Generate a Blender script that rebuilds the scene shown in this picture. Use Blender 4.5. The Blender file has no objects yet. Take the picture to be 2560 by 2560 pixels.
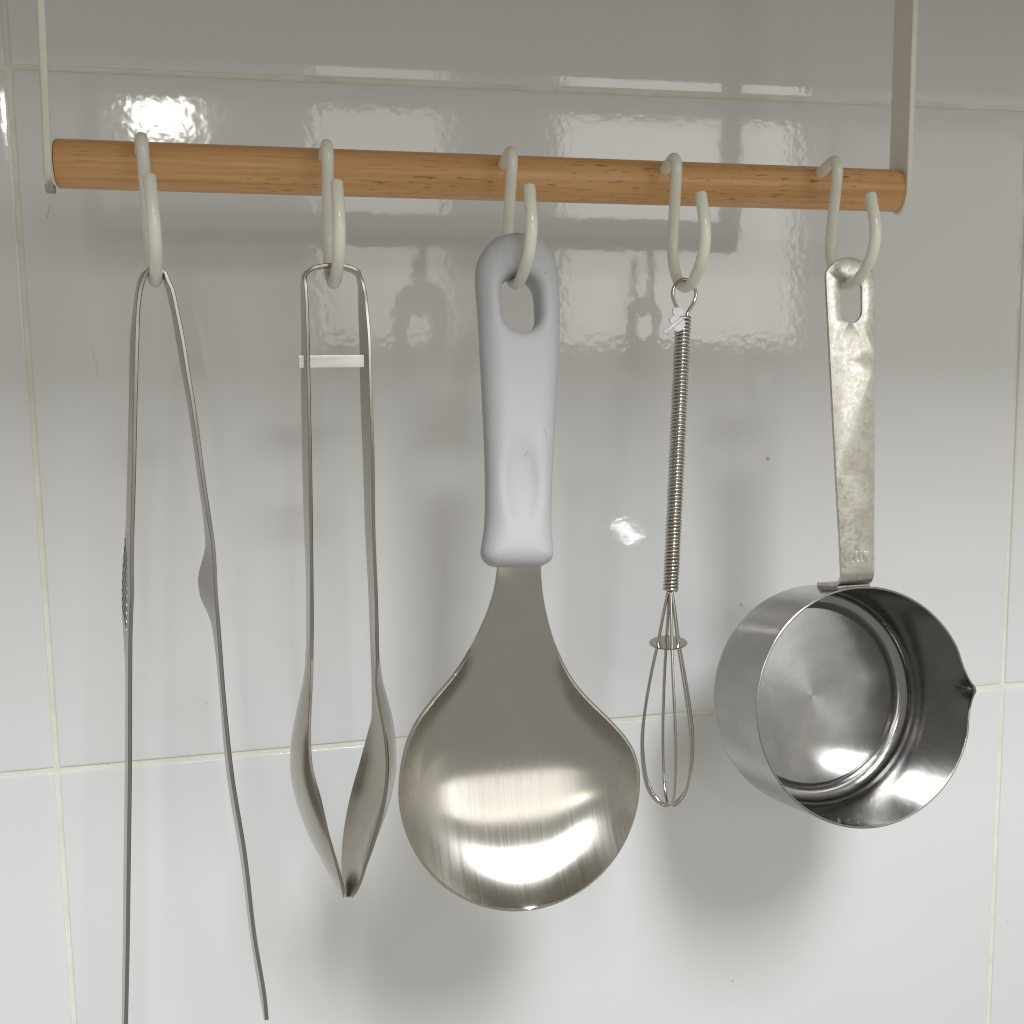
import bpy, bmesh, math, random
import numpy as np
from mathutils import Vector, Matrix

random.seed(7)
rng = np.random.RandomState(11)
scene = bpy.context.scene
C = scene.collection

# ------------------------------------------------------------------ camera
# metres; the tiled wall is the plane y = 0, z is up, the viewer stands at -y
CAM = np.array([0.07382842, -0.43196761, -0.10330617])
RM = np.array([[0.9734275423706616, -0.2285308142855924, -0.01457692272661602],
               [-0.04362683785745407, -0.12258551233467924, -0.991498608765642],
               [0.2248010648835389, 0.9657879990389238, -0.12929819078246474]])   # right, down, forward
FPX = 2835.0                                                                     # focal length, pixels of 2560
cam_data = bpy.data.cameras.new('camera')
cam = bpy.data.objects.new('camera', cam_data)
C.objects.link(cam)
cam_data.sensor_width = 36.0
cam_data.lens = 36.0 * FPX / 2560.0
cam_data.clip_start = 0.01
cam_data.clip_end = 50.0
m = Matrix.Identity(4)
for i in range(3):
    m[i][0] = RM[0][i]; m[i][1] = -RM[1][i]; m[i][2] = -RM[2][i]; m[i][3] = CAM[i]
cam.matrix_world = m
scene.camera = cam

def ray(u, v):
    return RM.T @ np.array([(u - 1280) / FPX, (v - 1280) / FPX, 1.0])
def at_y(u, v, y):
    d = ray(u, v); return CAM + d * (y - CAM[1]) / d[1]
def at_plane(u, v, o, n):
    d = ray(u, v); return CAM + d * (np.dot(o - CAM, n) / np.dot(d, n))
def mirrored(u, v, y):
    """where the light that a point of the glossy wall mirrors into the camera comes from, at depth y"""
    w = at_y(u, v, 0.0); d = ray(u, v); d = np.array([d[0], -d[1], d[2]])
    return w + d * (y / d[1])

# ------------------------------------------------------------------ world, lamps, exposure
world = bpy.data.worlds.new('World'); scene.world = world; world.use_nodes = True
bg = world.node_tree.nodes['Background']
bg.inputs[0].default_value = (1.0, 0.985, 0.91, 1); bg.inputs[1].default_value = 0.335
scene.cycles.filter_width = 1.15
vs = scene.view_settings
vs.view_transform = 'Standard'; vs.look = 'None'; vs.exposure = 0.14; vs.gamma = 1.0; vs.use_curve_mapping = False

def area_lamp(name, loc, target, sx, sy, radiance, color, shape='RECTANGLE'):
    d = bpy.data.lights.new(name, 'AREA'); d.shape = shape; d.size = sx
    if shape == 'RECTANGLE': d.size_y = sy
    a = sx * sy if shape == 'RECTANGLE' else math.pi * sx * sx / 4
    d.energy = radiance * math.pi * a
    d.color = color
    o = bpy.data.objects.new(name, d); C.objects.link(o)
    o.location = loc
    o.rotation_euler = (Vector(target) - Vector(loc)).to_track_quat('-Z', 'Y').to_euler()
    return o
K = 2560.0 / 1932.0
def window_lamp(name, x0, y0, x1, y1, depth, radiance, color):
    a = mirrored(x0 * K, y0 * K, depth); b = mirrored(x1 * K, y1 * K, depth)
    c = (a + b) / 2
    return area_lamp(name, c, (c[0], 0, c[2]), abs(b[0] - a[0]), abs(b[2] - a[2]), radiance, color)
window_lamp('bright_window', 1060, 120, 1500, 640, -2.2, 3.2, (1.0, 0.99, 0.96))
window_lamp('dim_window', 590, 120, 850, 640, -2.2, 2.1, (1.0, 0.97, 0.92))
pa = mirrored(308 * K, 205 * K, -1.9)
area_lamp('hanging_lamp', pa, (pa[0], 0, pa[2]), 0.105, 0.10, 34.0, (1.0, 0.96, 0.88))
area_lamp('ceiling_lamp', (0.21, -1.00, 0.58), (0.17, 0, -0.24), 0.22, 0.32, 49.0, (0.93, 0.97, 1.0))
area_lamp('side_fill', (1.9, -1.35, 0.15), (0.2, 0, -0.15), 1.5, 1.5, 0.30, (1.0, 0.97, 0.88))  # added ambient fill from the right, not an actual window

# ------------------------------------------------------------------ materials
def new_mat(name):
    mt = bpy.data.materials.new(name); mt.use_nodes = True
    nt = mt.node_tree
    return mt, nt, nt.nodes['Principled BSDF']
def node(nt, kind, **kw):
    n = nt.nodes.new(kind)
    for k, v in kw.items(): setattr(n, k, v)
    return n
def coords(nt, scale=(1, 1, 1), rot=(0, 0, 0), kind='Object'):
    tc = node(nt, 'ShaderNodeTexCoord'); mp = node(nt, 'ShaderNodeMapping')
    mp.inputs['Scale'].default_value = scale; mp.inputs['Rotation'].default_value = rot
    nt.links.new(tc.outputs[kind], mp.inputs['Vector'])
    return mp.outputs['Vector']
def noise(nt, vec, scale, detail=2.0, rough=0.5, dist=0.0):
    n = node(nt, 'ShaderNodeTexNoise')
    n.inputs['Scale'].default_value = scale; n.inputs['Detail'].default_value = detail
    n.inputs['Roughness'].default_value = rough; n.inputs['Distortion'].default_value = dist
    nt.links.new(vec, n.inputs['Vector'])
    return n.outputs['Fac']
def ramp(nt, fac, stops):
    r = node(nt, 'ShaderNodeValToRGB'); e = r.color_ramp.elements
    while len(e) < len(stops): e.new(0.5)
    for k, (p, c) in enumerate(stops):
        e[k].position = p; e[k].color = c if len(c) == 4 else (*c, 1)
    nt.links.new(fac, r.inputs['Fac'])
    return r.outputs['Color']
def mix(nt, fac, a, b, blend='MIX'):
    mx = node(nt, 'ShaderNodeMix', data_type='RGBA', blend_type=blend)
    for sock, val in ((mx.inputs['Factor'], fac), (mx.inputs['A'], a), (mx.inputs['B'], b)):
        if isinstance(val, (int, float)): sock.default_value = val
        elif isinstance(val, tuple): sock.default_value = (*val[:3], 1)
        else: nt.links.new(val, sock)
    return mx.outputs['Result']
def bump(nt, height, dist, strength=1.0, normal=None):
    b = node(nt, 'ShaderNodeBump'); b.inputs['Distance'].default_value = dist; b.inputs['Strength'].default_value = strength
    nt.links.new(height, b.inputs['Height'])
    if normal is not None: nt.links.new(normal, b.inputs['Normal'])
    return b.outputs['Normal']
def val(nt, fac, lo, hi):
    r = node(nt, 'ShaderNodeMapRange'); nt.links.new(fac, r.inputs['Value'])
    r.inputs['To Min'].default_value = lo; r.inputs['To Max'].default_value = hi
    r.inputs['From Min'].default_value = 0.3; r.inputs['From Max'].default_value = 0.7
    return r.outputs['Result']

def mat_tile():
    mt, nt, b = new_mat('glazed_tile')
    v = coords(nt, kind='Object')
    g = node(nt, 'ShaderNodeNewGeometry')
    pos = g.outputs['Position']
    big = noise(nt, pos, 6.0, 2.0)
    col = ramp(nt, big, [(0.3, (0.77, 0.772, 0.765)), (0.7, (0.80, 0.80, 0.795))])
    # small dried splashes, hair and dots
    for (u, vv, rad, c) in ((1919, 1147, .0009, (.50, .33, .14)), (1853, 1512, .0007, (.50, .40, .22)), (2519, 2306, .0007, (.6, .58, .55)), (517, 1757, .0005, (.6, .55, .5)), (1832, 2453, .0007, (.6, .55, .4))):
        p = at_y(u, vv, 0.0)
        dn = node(nt, 'ShaderNodeVectorMath', operation='DISTANCE'); nt.links.new(pos, dn.inputs[0]); dn.inputs[1].default_value = tuple(p)
        mr = node(nt, 'ShaderNodeMapRange'); nt.links.new(dn.outputs['Value'], mr.inputs['Value'])
        mr.inputs['From Min'].default_value = rad * 0.4; mr.inputs['From Max'].default_value = rad * 1.3
        mr.inputs['To Min'].default_value = 0.8; mr.inputs['To Max'].default_value = 0.0
        col = mix(nt, mr.outputs['Result'], col, c)
    nt.links.new(col, b.inputs['Base Color'])
    smear = noise(nt, pos, 22.0, 4.0, 0.6, 0.6)
    nt.links.new(val(nt, smear, 0.035, 0.085), b.inputs['Roughness'])
    b.inputs['IOR'].default_value = 1.52
    h1 = noise(nt, pos, 310.0, 1.0, 0.4)
    n1 = bump(nt, h1, 2.7e-5)
    h2 = noise(nt, pos, 45.0, 1.0)
    n2 = bump(nt, h2, 5.0e-5, 1.0, n1)
    nt.links.new(n2, b.inputs['Normal'])
    return mt
def mat_grout():
    mt, nt, b = new_mat('cream_grout')
    g = node(nt, 'ShaderNodeNewGeometry'); pos = g.outputs['Position']
    n1 = noise(nt, pos, 60.0, 5.0, 0.6)
    n2 = noise(nt, pos, 14.0, 3.0, 0.6)
    c = ramp(nt, n1, [(0.3, (0.74, 0.70, 0.60)), (0.6, (0.86, 0.835, 0.75))])
    c = mix(nt, ramp(nt, n2, [(0.62, (0, 0, 0)), (0.75, (0.55, 0.55, 0.55))]), c, (0.42, 0.36, 0.26))
    nt.links.new(c, b.inputs['Base Color'])
    b.inputs['Roughness'].default_value = 0.8
    nt.links.new(bump(nt, noise(nt, pos, 900.0, 3.0), 2e-4), b.inputs['Normal'])
    return mt
def mat_cream(name, col, rough=0.28):
    mt, nt, b = new_mat(name)
    v = coords(nt)
    c = ramp(nt, noise(nt, v, 90.0, 4.0, 0.6), [(0.35, tuple(x * 0.93 for x in col)), (0.65, col)])
    dirt = noise(nt, v, 260.0, 3.0, 0.7)
    c = mix(nt, ramp(nt, dirt, [(0.70, (0, 0, 0)), (0.78, (0.5, 0.5, 0.5))]), c, (0.38, 0.33, 0.24))
    nt.links.new(c, b.inputs['Base Color'])
    b.inputs['Roughness'].default_value = rough
    b.inputs['IOR'].default_value = 1.5
    nt.links.new(bump(nt, noise(nt, v, 700.0, 2.0), 2.5e-5), b.inputs['Normal'])
    return mt
def mat_wood():
    mt, nt, b = new_mat('beech_wood')
    band = noise(nt, coords(nt, (7, 130, 130)), 1.0, 4.0, 0.6, 0.5)
    c = ramp(nt, band, [(0.28, (0.58, 0.30, 0.120)), (0.5, (0.70, 0.385, 0.17)), (0.72, (0.80, 0.47, 0.225))])
    fine = noise(nt, coords(nt, (25, 900, 900)), 1.0, 3.0, 0.6, 0.1)
    c = mix(nt, ramp(nt, fine, [(0.45, (0, 0, 0)), (0.75, (0.45, 0.45, 0.45))]), c, (0.42, 0.185, 0.050))
    fl = noise(nt, coords(nt, (210, 1350, 1350), (0, 0.05, 0.08)), 1.0, 1.0, 0.4, 0.2)
    dens = noise(nt, coords(nt, (14, 60, 90)), 1.0, 2.0)
    fleck = mix(nt, 1.0, ramp(nt, fl, [(0.625, (0, 0, 0)), (0.73, (0.65, 0.65, 0.65))]), ramp(nt, dens, [(0.40, (0.05, 0.05, 0.05)), (0.60, (1, 1, 1))]), 'MULTIPLY')
    c = mix(nt, fleck, c, (0.20, 0.075, 0.020))
    nt.links.new(c, b.inputs['Base Color'])
    nt.links.new(val(nt, fine, 0.34, 0.48), b.inputs['Roughness'])
    b.inputs['IOR'].default_value = 1.45
    nt.links.new(bump(nt, fl, 8e-5, 0.6), b.inputs['Normal'])
    return mt
def mat_steel(name, base=(0.60, 0.575, 0.53), rough=(0.20, 0.30), aniso=0.0, radial=None, streak=None, stain=0.0, streak_bump=2e-6, stain_scale=160.0):
    mt, nt, b = new_mat(name)
    b.inputs['Metallic'].default_value = 1.0
    v = coords(nt)
    c = ramp(nt, noise(nt, v, 55.0, 4.0, 0.6), [(0.3, tuple(x * 0.92 for x in base)), (0.7, base)])
    if stain:
        s = noise(nt, v, stain_scale, 6.0, 0.68, 0.8)
        s2 = noise(nt, v, stain_scale * 0.35, 3.0, 0.6, 0.5)
        c = mix(nt, ramp(nt, s, [(0.46, (0, 0, 0)), (0.60, (stain, stain, stain))]), c, tuple(x * 0.62 for x in base))
        c = mix(nt, ramp(nt, s2, [(0.50, (0, 0, 0)), (0.66, (stain * 0.7,) * 3)]), c, (0.50, 0.42, 0.27))
    nt.links.new(c, b.inputs['Base Color'])
    rn = noise(nt, v if streak is None else coords(nt, streak), 80.0 if streak is None else 1.0, 4.0, 0.6)
    nt.links.new(val(nt, rn, *rough), b.inputs['Roughness'])
    if stain:
        pass
    if aniso:
        b.inputs['Anisotropic'].default_value = aniso; b.inputs['Anisotropic Rotation'].default_value = 0.0
        tg = node(nt, 'ShaderNodeTangent', direction_type='UV_MAP')
        if radial: tg.direction_type = 'RADIAL'; tg.axis = radial; b.inputs['Anisotropic Rotation'].default_value = 0.25
        nt.links.new(tg.outputs['Tangent'], b.inputs['Tangent'])
    if streak is not None:
        nt.links.new(bump(nt, rn, streak_bump), b.inputs['Normal'])
    return mt
def mat_plain(name, col, rough, **kw):
    mt, nt, b = new_mat(name)
    b.inputs['Base Color'].default_value = (*col, 1); b.inputs['Roughness'].default_value = rough
    for k, v in kw.items(): b.inputs[k.replace('_', ' ')].default_value = v
    v = coords(nt)
    nt.links.new(bump(nt, noise(nt, v, 1500.0, 2.0), 1.5e-5), b.inputs['Normal'])
    return mt
def mat_silicone():
    mt, nt, b = new_mat('grey_silicone')
    v = coords(nt)
    c = ramp(nt, noise(nt, v, 40.0, 4.0, 0.6), [(0.3, (0.485, 0.49, 0.505)), (0.7, (0.515, 0.52, 0.535))])
    d = noise(nt, v, 420.0, 2.0, 0.5)
    c = mix(nt, ramp(nt, d, [(0.735, (0, 0, 0)), (0.77, (0.6, 0.6, 0.6))]), c, (0.28, 0.28, 0.29))
    nt.links.new(c, b.inputs['Base Color'])
    b.inputs['Roughness'].default_value = 0.62
    b.inputs['Subsurface Weight'].default_value = 0.0
    nt.links.new(bump(nt, noise(nt, v, 2500.0, 2.0), 1.2e-5), b.inputs['Normal'])
    return mt

M_TILE = mat_tile(); M_GROUT = mat_grout()
M_HOOK = mat_cream('cream_coating', (0.84, 0.815, 0.71), 0.17)
M_BRACKET = mat_cream('cream_paint', (0.82, 0.795, 0.69), 0.33)
M_WOOD = mat_wood()
M_BARE = mat_plain('bare_metal', (0.30, 0.31, 0.32), 0.45, Metallic=0.6)
M_TONGS = mat_steel('satin_steel', (0.40, 0.375, 0.345), (0.22, 0.34), streak=(700, 700, 25))
M_SPOON = mat_steel('satin_spoon_steel', (0.42, 0.39, 0.345), (0.15, 0.23), streak=(500, 500, 30), streak_bump=5e-7)
M_BRIGHT = mat_steel('bright_steel', (0.74, 0.72, 0.68), (0.14, 0.30), streak=(60, 900, 900), streak_bump=4e-6)
M_BOWL = mat_steel('brushed_bowl_steel', (0.56, 0.535, 0.49), (0.21, 0.28), aniso=0.9, streak=(1900, 30, 30), streak_bump=6e-7)
M_WIRE = mat_steel('wire_steel', (0.58, 0.55, 0.51), (0.14, 0.22))
M_POT_HANDLE = mat_steel('stained_steel', (0.66, 0.64, 0.59), (0.22, 0.40), stain=0.5, streak=(700, 700, 700), streak_bump=1.0e-5, stain_scale=420.0)
M_POT = mat_steel('pot_steel', (0.37, 0.365, 0.355), (0.12, 0.23), stain=0.22, streak=(70, 70, 900), streak_bump=8e-7, stain_scale=90.0)
M_POT_BASE = mat_steel('pot_base_steel', (0.46, 0.46, 0.455), (0.16, 0.22), aniso=0.45, radial='Y', stain=0.16, stain_scale=140.0)
M_SILICONE = mat_silicone()
M_PLASTIC = mat_plain('clear_plastic', (0.86, 0.87, 0.87), 0.35, Transmission_Weight=0.12, IOR=1.45)
M_SCUFF = mat_plain('scuff', (0.44, 0.44, 0.45), 0.6)
M_HAIR = mat_plain('hair', (0.16, 0.13, 0.10), 0.6)
M_CABINET = mat_plain('cabinet_board', (0.52, 0.48, 0.42), 0.5)

# ------------------------------------------------------------------ mesh helpers
def crom(P, n=8, closed=False):
    P = np.asarray(P, float)
    Q = np.vstack([P[-1:], P, P[:2]]) if closed else np.vstack([2 * P[0] - P[1], P, 2 * P[-1] - P[-2]])
    out = []
    for i in range(1, len(Q) - 2):
        a, b, c, d = Q[i - 1:i + 3]
        for t in np.arange(n) / n:
            out.append(.5 * ((2 * b) + (c - a) * t + (2 * a - 5 * b + 4 * c - d) * t * t + (3 * b - a - 3 * c + d) * t ** 3))
    if not closed: out.append(Q[-2])
    return np.array(out)

def make_mesh(name, verts, faces, mat, smooth=True, angle=None, uvs=None):
    me = bpy.data.meshes.new(name)
    me.from_pydata([tuple(map(float, v)) for v in verts], [], [tuple(map(int, f)) for f in faces])
    if uvs is not None:
        lay = me.uv_layers.new(name='UVMap')
        uv = np.asarray(uvs)
        idx = np.zeros(len(me.loops), int); me.loops.foreach_get('vertex_index', idx)
        lay.data.foreach_set('uv', uv[idx].astype(np.float32).ravel())
    bm = bmesh.new(); bm.from_mesh(me)
    bmesh.ops.recalc_face_normals(bm, faces=bm.faces)
    bm.to_mesh(me); bm.free()
    me.polygons.foreach_set('use_smooth', [smooth] * len(me.polygons))
    if smooth and angle: me.set_sharp_from_angle(angle=math.radians(angle))
    me.materials.append(mat)
    me.update()
    return me
def link(name, me, parent=None):
    """mesh given in world coordinates; its origin is moved onto the parent's origin or its own centre"""
    o = bpy.data.objects.new(name, me); C.objects.link(o)
    if parent is not None:
        base = parent
        off = Vector((0, 0, 0))
        while base is not None:
            off = off + base.location; base = base.parent
        me.transform(Matrix.Translation(-off)); o.parent = parent
    else:
        n = len(me.vertices); c = sum((v.co for v in me.vertices), Vector()) / n
        me.transform(Matrix.Translation(-c)); o.location = c
    return o
def thing(name, loc, label, cat, group=None):
    o = bpy.data.objects.new(name, None); C.objects.link(o); o.location = Vector([float(x) for x in loc])
    o.empty_display_size = 0.01
    return tag(o, label, cat, group)
def tag(o, label=None, cat=None, group=None, kind=None):
    if label: o['label'] = label
    if cat: o['category'] = cat
    if group: o['group'] = group
    if kind: o['kind'] = kind
    return o
def tube_geo(P, r, seg=10, closed=False, round_end=0.25):
    P = np.asarray(P, float); n = len(P)
    T = np.zeros_like(P)
    if closed: T = np.roll(P, -1, 0) - np.roll(P, 1, 0)
    else:
        T[1:-1] = P[2:] - P[:-2]; T[0] = P[1] - P[0]; T[-1] = P[-1] - P[-2]
    T /= np.linalg.norm(T, axis=1)[:, None]
    up = np.array([0, 0, 1.]) if abs(T[0][2]) < .9 else np.array([1., 0, 0])
    N = np.cross(T[0], up); N /= np.linalg.norm(N)
    rr = np.full(n, r) if np.isscalar(r) else np.asarray(r)
    V, F = [], []
    rings = []
    for i in range(n):
        N = N - T[i] * np.dot(N, T[i]); N /= np.linalg.norm(N); B = np.cross(T[i], N)
        rings.append((P[i], N.copy(), B, rr[i], T[i]))
    if not closed and round_end:
        p, nn, b, r0, t = rings[0]; q = rings[-1]
        rings = [(p - t * 0.0, nn, b, r0 * (1 - round_end), t), (p + t * r0 * round_end * .9, nn, b, r0, t)] + rings[1:-1] + \
                [(q[0] - q[4] * q[3] * round_end * .9, q[1], q[2], q[3], q[4]), (q[0], q[1], q[2], q[3] * (1 - round_end), q[4])]
    for p, nn, b, r0, t in rings:
        for k in range(seg):
            a = 2 * math.pi * k / seg
            V.append(p + r0 * (math.cos(a) * nn + math.sin(a) * b))
    m_ = len(rings)
    for i in range(m_ if closed else m_ - 1):
        j = (i + 1) % m_
        for k in range(seg):
            l = (k + 1) % seg
            F.append((i * seg + k, i * seg + l, j * seg + l, j * seg + k))
    if not closed:
        F.append(tuple(range(seg))[::-1]); F.append(tuple((m_ - 1) * seg + k for k in range(seg)))
    return np.array(V), F
def join_geo(parts):
    V, F, o = [], [], 0
    for v, f in parts:
        V.append(np.asarray(v)); F += [tuple(i + o for i in q) for q in f]; o += len(v)
    return np.vstack(V), F
def solidify(o, t, bevel=0.0, seg=2, offset=0.0):
    s = o.modifiers.new('thickness', 'SOLIDIFY'); s.thickness = t; s.offset = offset; s.use_even_offset = True
    if bevel:
        b = o.modifiers.new('edge', 'BEVEL'); b.width = bevel; b.segments = seg; b.limit_method = 'ANGLE'; b.angle_limit = math.radians(40)
def interp_rows(rows, n):
    rows = np.asarray(rows, float); v = rows[:, 0]; vv = np.linspace(v[0], v[-1], n)
    return vv, rows, v
def smooth_cols(rows, vv):
    """monotone smooth (pchip) interpolation of every column of rows against column 0"""
    rows = np.asarray(rows, float); x = rows[:, 0]; out = []
    h = np.diff(x)
    for c in range(1, rows.shape[1]):
        y = rows[:, c]; d = np.diff(y) / h; mm = np.zeros_like(y)
        for i in range(1, len(y) - 1):
            if d[i - 1] * d[i] > 0:
                w1 = 2 * h[i] + h[i - 1]; w2 = h[i] + 2 * h[i - 1]
                mm[i] = (w1 + w2) / (w1 / d[i - 1] + w2 / d[i])
        mm[0], mm[-1] = d[0], d[-1]
        k = np.clip(np.searchsorted(x, vv) - 1, 0, len(h) - 1); t = (vv - x[k]) / h[k]
        out.append((1 + 2 * t) * (1 - t) ** 2 * y[k] + t * (1 - t) ** 2 * h[k] * mm[k] + t * t * (3 - 2 * t) * y[k + 1] + t * t * (t - 1) * h[k] * mm[k + 1])
    return out

# ------------------------------------------------------------------ the tiled wall
TW, TH, GW = 0.40, 0.25, 0.0018
def tile_mesh():
    w, h = TW - GW, TH - GW
    cut = [0, .0001, .0003, .0007, .0013, .0022, .0035, .0052, .0075, .012]
    def axis(L): return cut + list(np.linspace(.03, L - .03, 9)) + [L - c for c in reversed(cut)]
    X, Z = axis(w), axis(h)
    def drop(d):
        e = 0.00030 * max(0, 1 - d / .0062) ** 2
        if d < .0004: e += .0005 * (1 - math.sqrt(max(0, 1 - (1 - d / .0004) ** 2)))
        return e
    V, F = [], []
    for z in Z:
        for x in X:
            dx, dz = min(x, w - x), min(z, h - z)
            y = -0.0 + drop(dx) + drop(dz)
            V.append((x - w / 2, min(y, .0022), z - h / 2))
    nx = len(X)
    for j in range(len(Z) - 1):
        for i in range(nx - 1):
            F.append((j * nx + i, j * nx + i + 1, (j + 1) * nx + i + 1, (j + 1) * nx + i))
    # sides down into the bed
    ring = [i for i in range(nx)] + [j * nx + nx - 1 for j in range(1, len(Z))] + \
           [(len(Z) - 1) * nx + i for i in range(nx - 2, -1, -1)] + [j * nx for j in range(len(Z) - 2, 0, -1)]
    b0 = len(V)
    for r in ring: V.append((V[r][0], .006, V[r][2]))
    for k in range(len(ring)):
        l = (k + 1) % len(ring); F.append((ring[k], ring[l], b0 + l, b0 + k))
    return make_mesh('tile', V, F, M_TILE, True, 50)
bed_v = []
X0, X1, Z0, Z1 = -0.8, 1.2, -0.75, 0.5
bv = [(X0, .0009, Z0), (X1, .0009, Z0), (X1, .0009, Z1), (X0, .0009, Z1), (X0, .03, Z0), (X1, .03, Z0), (X1, .03, Z1), (X0, .03, Z1)]
wall = link('wall', make_mesh('wall', bv, [(0, 1, 2, 3), (4, 5, 6, 7), (0, 1, 5, 4), (1, 2, 6, 5), (2, 3, 7, 6), (3, 0, 4, 7)], M_GROUT, False))
tag(wall, 'wall of large glossy white tiles with cream grout lines', kind='structure')
tm = tile_mesh()
tilt = {(2, 2): (0.0, 0.0)}
for ix in range(5):
    for iz in range(5):
        o = bpy.data.objects.new('tile', tm); C.objects.link(o); o.parent = wall
        jx, jz = rng.uniform(-1, 1, 2)
        o.location = Vector((X0 + TW * (ix + .5) + jx * .00015, 0.0 + rng.uniform(-.0001, .0001), Z0 + TH * (iz + .5) + jz * .00015)) - wall.location
        o.rotation_euler = (rng.uniform(-.002, .002), 0, rng.uniform(-.0015, .0015))

# hairs stuck to the glaze
for pts in ([(232, 868), (236, 895), (243, 920), (245, 952)], [(124, 512), (121, 530), (118, 545)]):
    V, F = tube_geo(crom([at_y(u, v, -.00012) for u, v in pts], 5), .00007, 5)
    link('hair', make_mesh('hair', V, F, M_HAIR, True), wall)

# cabinet the rail hangs from; its lower front edge ends the mirrored lamps on the upper tiles
CY = -0.325
edge = mirrored(900, 268, CY)
CZ = float(edge[2])
def box_geo(x0, x1, y0, y1, z0, z1):
    V = [(x, y, z) for z in (z0, z1) for y in (y0, y1) for x in (x0, x1)]
    return V, [(0, 1, 3, 2), (4, 5, 7, 6), (0, 1, 5, 4), (2, 3, 7, 6), (0, 2, 6, 4), (1, 3, 7, 5)]
V, F = box_geo(-0.8, 1.2, CY, -0.004, CZ, 0.5)
cab = link('wall_cabinet', make_mesh('wall_cabinet', V, F, M_CABINET, False))
tag(cab, 'underside of the cabinet above the hanging rail', kind='structure')

# ------------------------------------------------------------------ hanging rail
ROD_Y = -0.071
def rod_z(x): return -0.0436 - 0.0088 * (x - 0.0227)
rail = thing('utensil_rail', (0.16, ROD_Y, rod_z(0.16)), 'round beech rod held between two flat cream metal brackets', 'rail')
xa, xb = 0.0232, 0.2962
def rod():
    n, s = 60, 40
    V, F = [], []
    st = [(0, .0062), (.0004, .0069)] + [(t, .0070) for t in np.linspace(.0009, (xb - xa) - .0009, n)] + [(xb - xa - .0004, .0069), (xb - xa, .0062)]
    for t, r in st:
        x = xa + t
        for k in range(s):
            a = 2 * math.pi * k / s; V.append((x, ROD_Y + r * math.cos(a), rod_z(x) + r * math.sin(a)))
    for i in range(len(st) - 1):
        for k in range(s):
            l = (k + 1) % s; F.append((i * s + k, i * s + l, (i + 1) * s + l, (i + 1) * s + k))
    F.append(tuple(range(s))); F.append(tuple((len(st) - 1) * s + k for k in range(s)))
    return V, F
V, F = rod()
link('rod', make_mesh('rod', V, F, M_WOOD, True, 40), rail)
def bracket(x_near, x_far, x_top_near, x_top_far, ztop, side, thick=0.0021, w=0.0152, wl=None):
    """flat strip with a half-round lower end, its broad face towards the rod end; x runs along the rail"""
    zc = rod_z(x_near); r = w / 2
    V2 = []                                                       # (depth from strip axis, z)
    for k in range(17):
        a = math.pi + math.pi * k / 16; V2.append((r * math.cos(a), zc - 0.0001 + (r + .0003) * math.sin(a)))
    V2 += [(r, zc + .03), (r, ztop), (-r, ztop), (-r, zc + .03)]
    bm = bmesh.new()
    def X(q, z):
        t = (q + r) / (2 * r)                                     # 0 near edge .. 1 far edge
        h = max(0.0, (z - zc) / (ztop - zc))
        return (x_near * (1 - t) + x_far * t) * (1 - h) + (x_top_near * (1 - t) + x_top_far * t) * h
    a = [bm.verts.new((X(q, z), ROD_Y + q, z)) for q, z in V2]
    b = [bm.verts.new((X(q, z) + side * thick, ROD_Y + q, z)) for q, z in V2]
    bm.faces.new(a); bm.faces.new(list(reversed(b)))
    for i in range(len(a)):
        j = (i + 1) % len(a); bm.faces.new((a[i], a[j], b[j], b[i]))
    bmesh.ops.recalc_face_normals(bm, faces=bm.faces)
    me = bpy.data.meshes.new('bracket'); bm.to_mesh(me); bm.free(); me.materials.append(M_BRACKET)
    o = link('bracket', me, rail)
    bv_ = o.modifiers.new('edge', 'BEVEL'); bv_.width = .00045; bv_.segments = 2; bv_.limit_method = 'ANGLE'; bv_.angle_limit = math.radians(50)
    return o
yn = ROD_Y - .0076
ZT = CZ + .002
def xz(u, v, y): return at_y(u, v, y)[0]
def extrap(u1, v1, u2, v2, y, z):
    a, b = at_y(u1, v1, y), at_y(u2, v2, y); t = (z - a[2]) / (b[2] - a[2]); return a[0] + t * (b[0] - a[0])
# left strip: its inner (right-hand) near corner
lx0 = extrap(112, 0, 130.5, 440, yn, rod_z(0)); lxt = extrap(112, 0, 130.5, 440, yn, ZT)
bracket(lx0, lx0 - .0026, lxt, lxt - .0026, ZT, -1)
rx0 = extrap(2283, 0, 2268, 440, yn, rod_z(.3)); rxt = extrap(2283, 0, 2268, 440, yn, ZT)
bracket(rx0, rx0 + .0022, rxt, rxt + .0022, ZT, 1)
# chip of bare metal at the foot of the left strip
c0 = at_y(124, 466, yn)
V, F = box_geo(c0[0] - .0012, c0[0] + .0011, yn - .0002, yn + .004, c0[2] - .0014, c0[2] + .0007)
chip = link('bare_strip_end', make_mesh('chip', V, F, M_BARE, False), rail)

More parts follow.
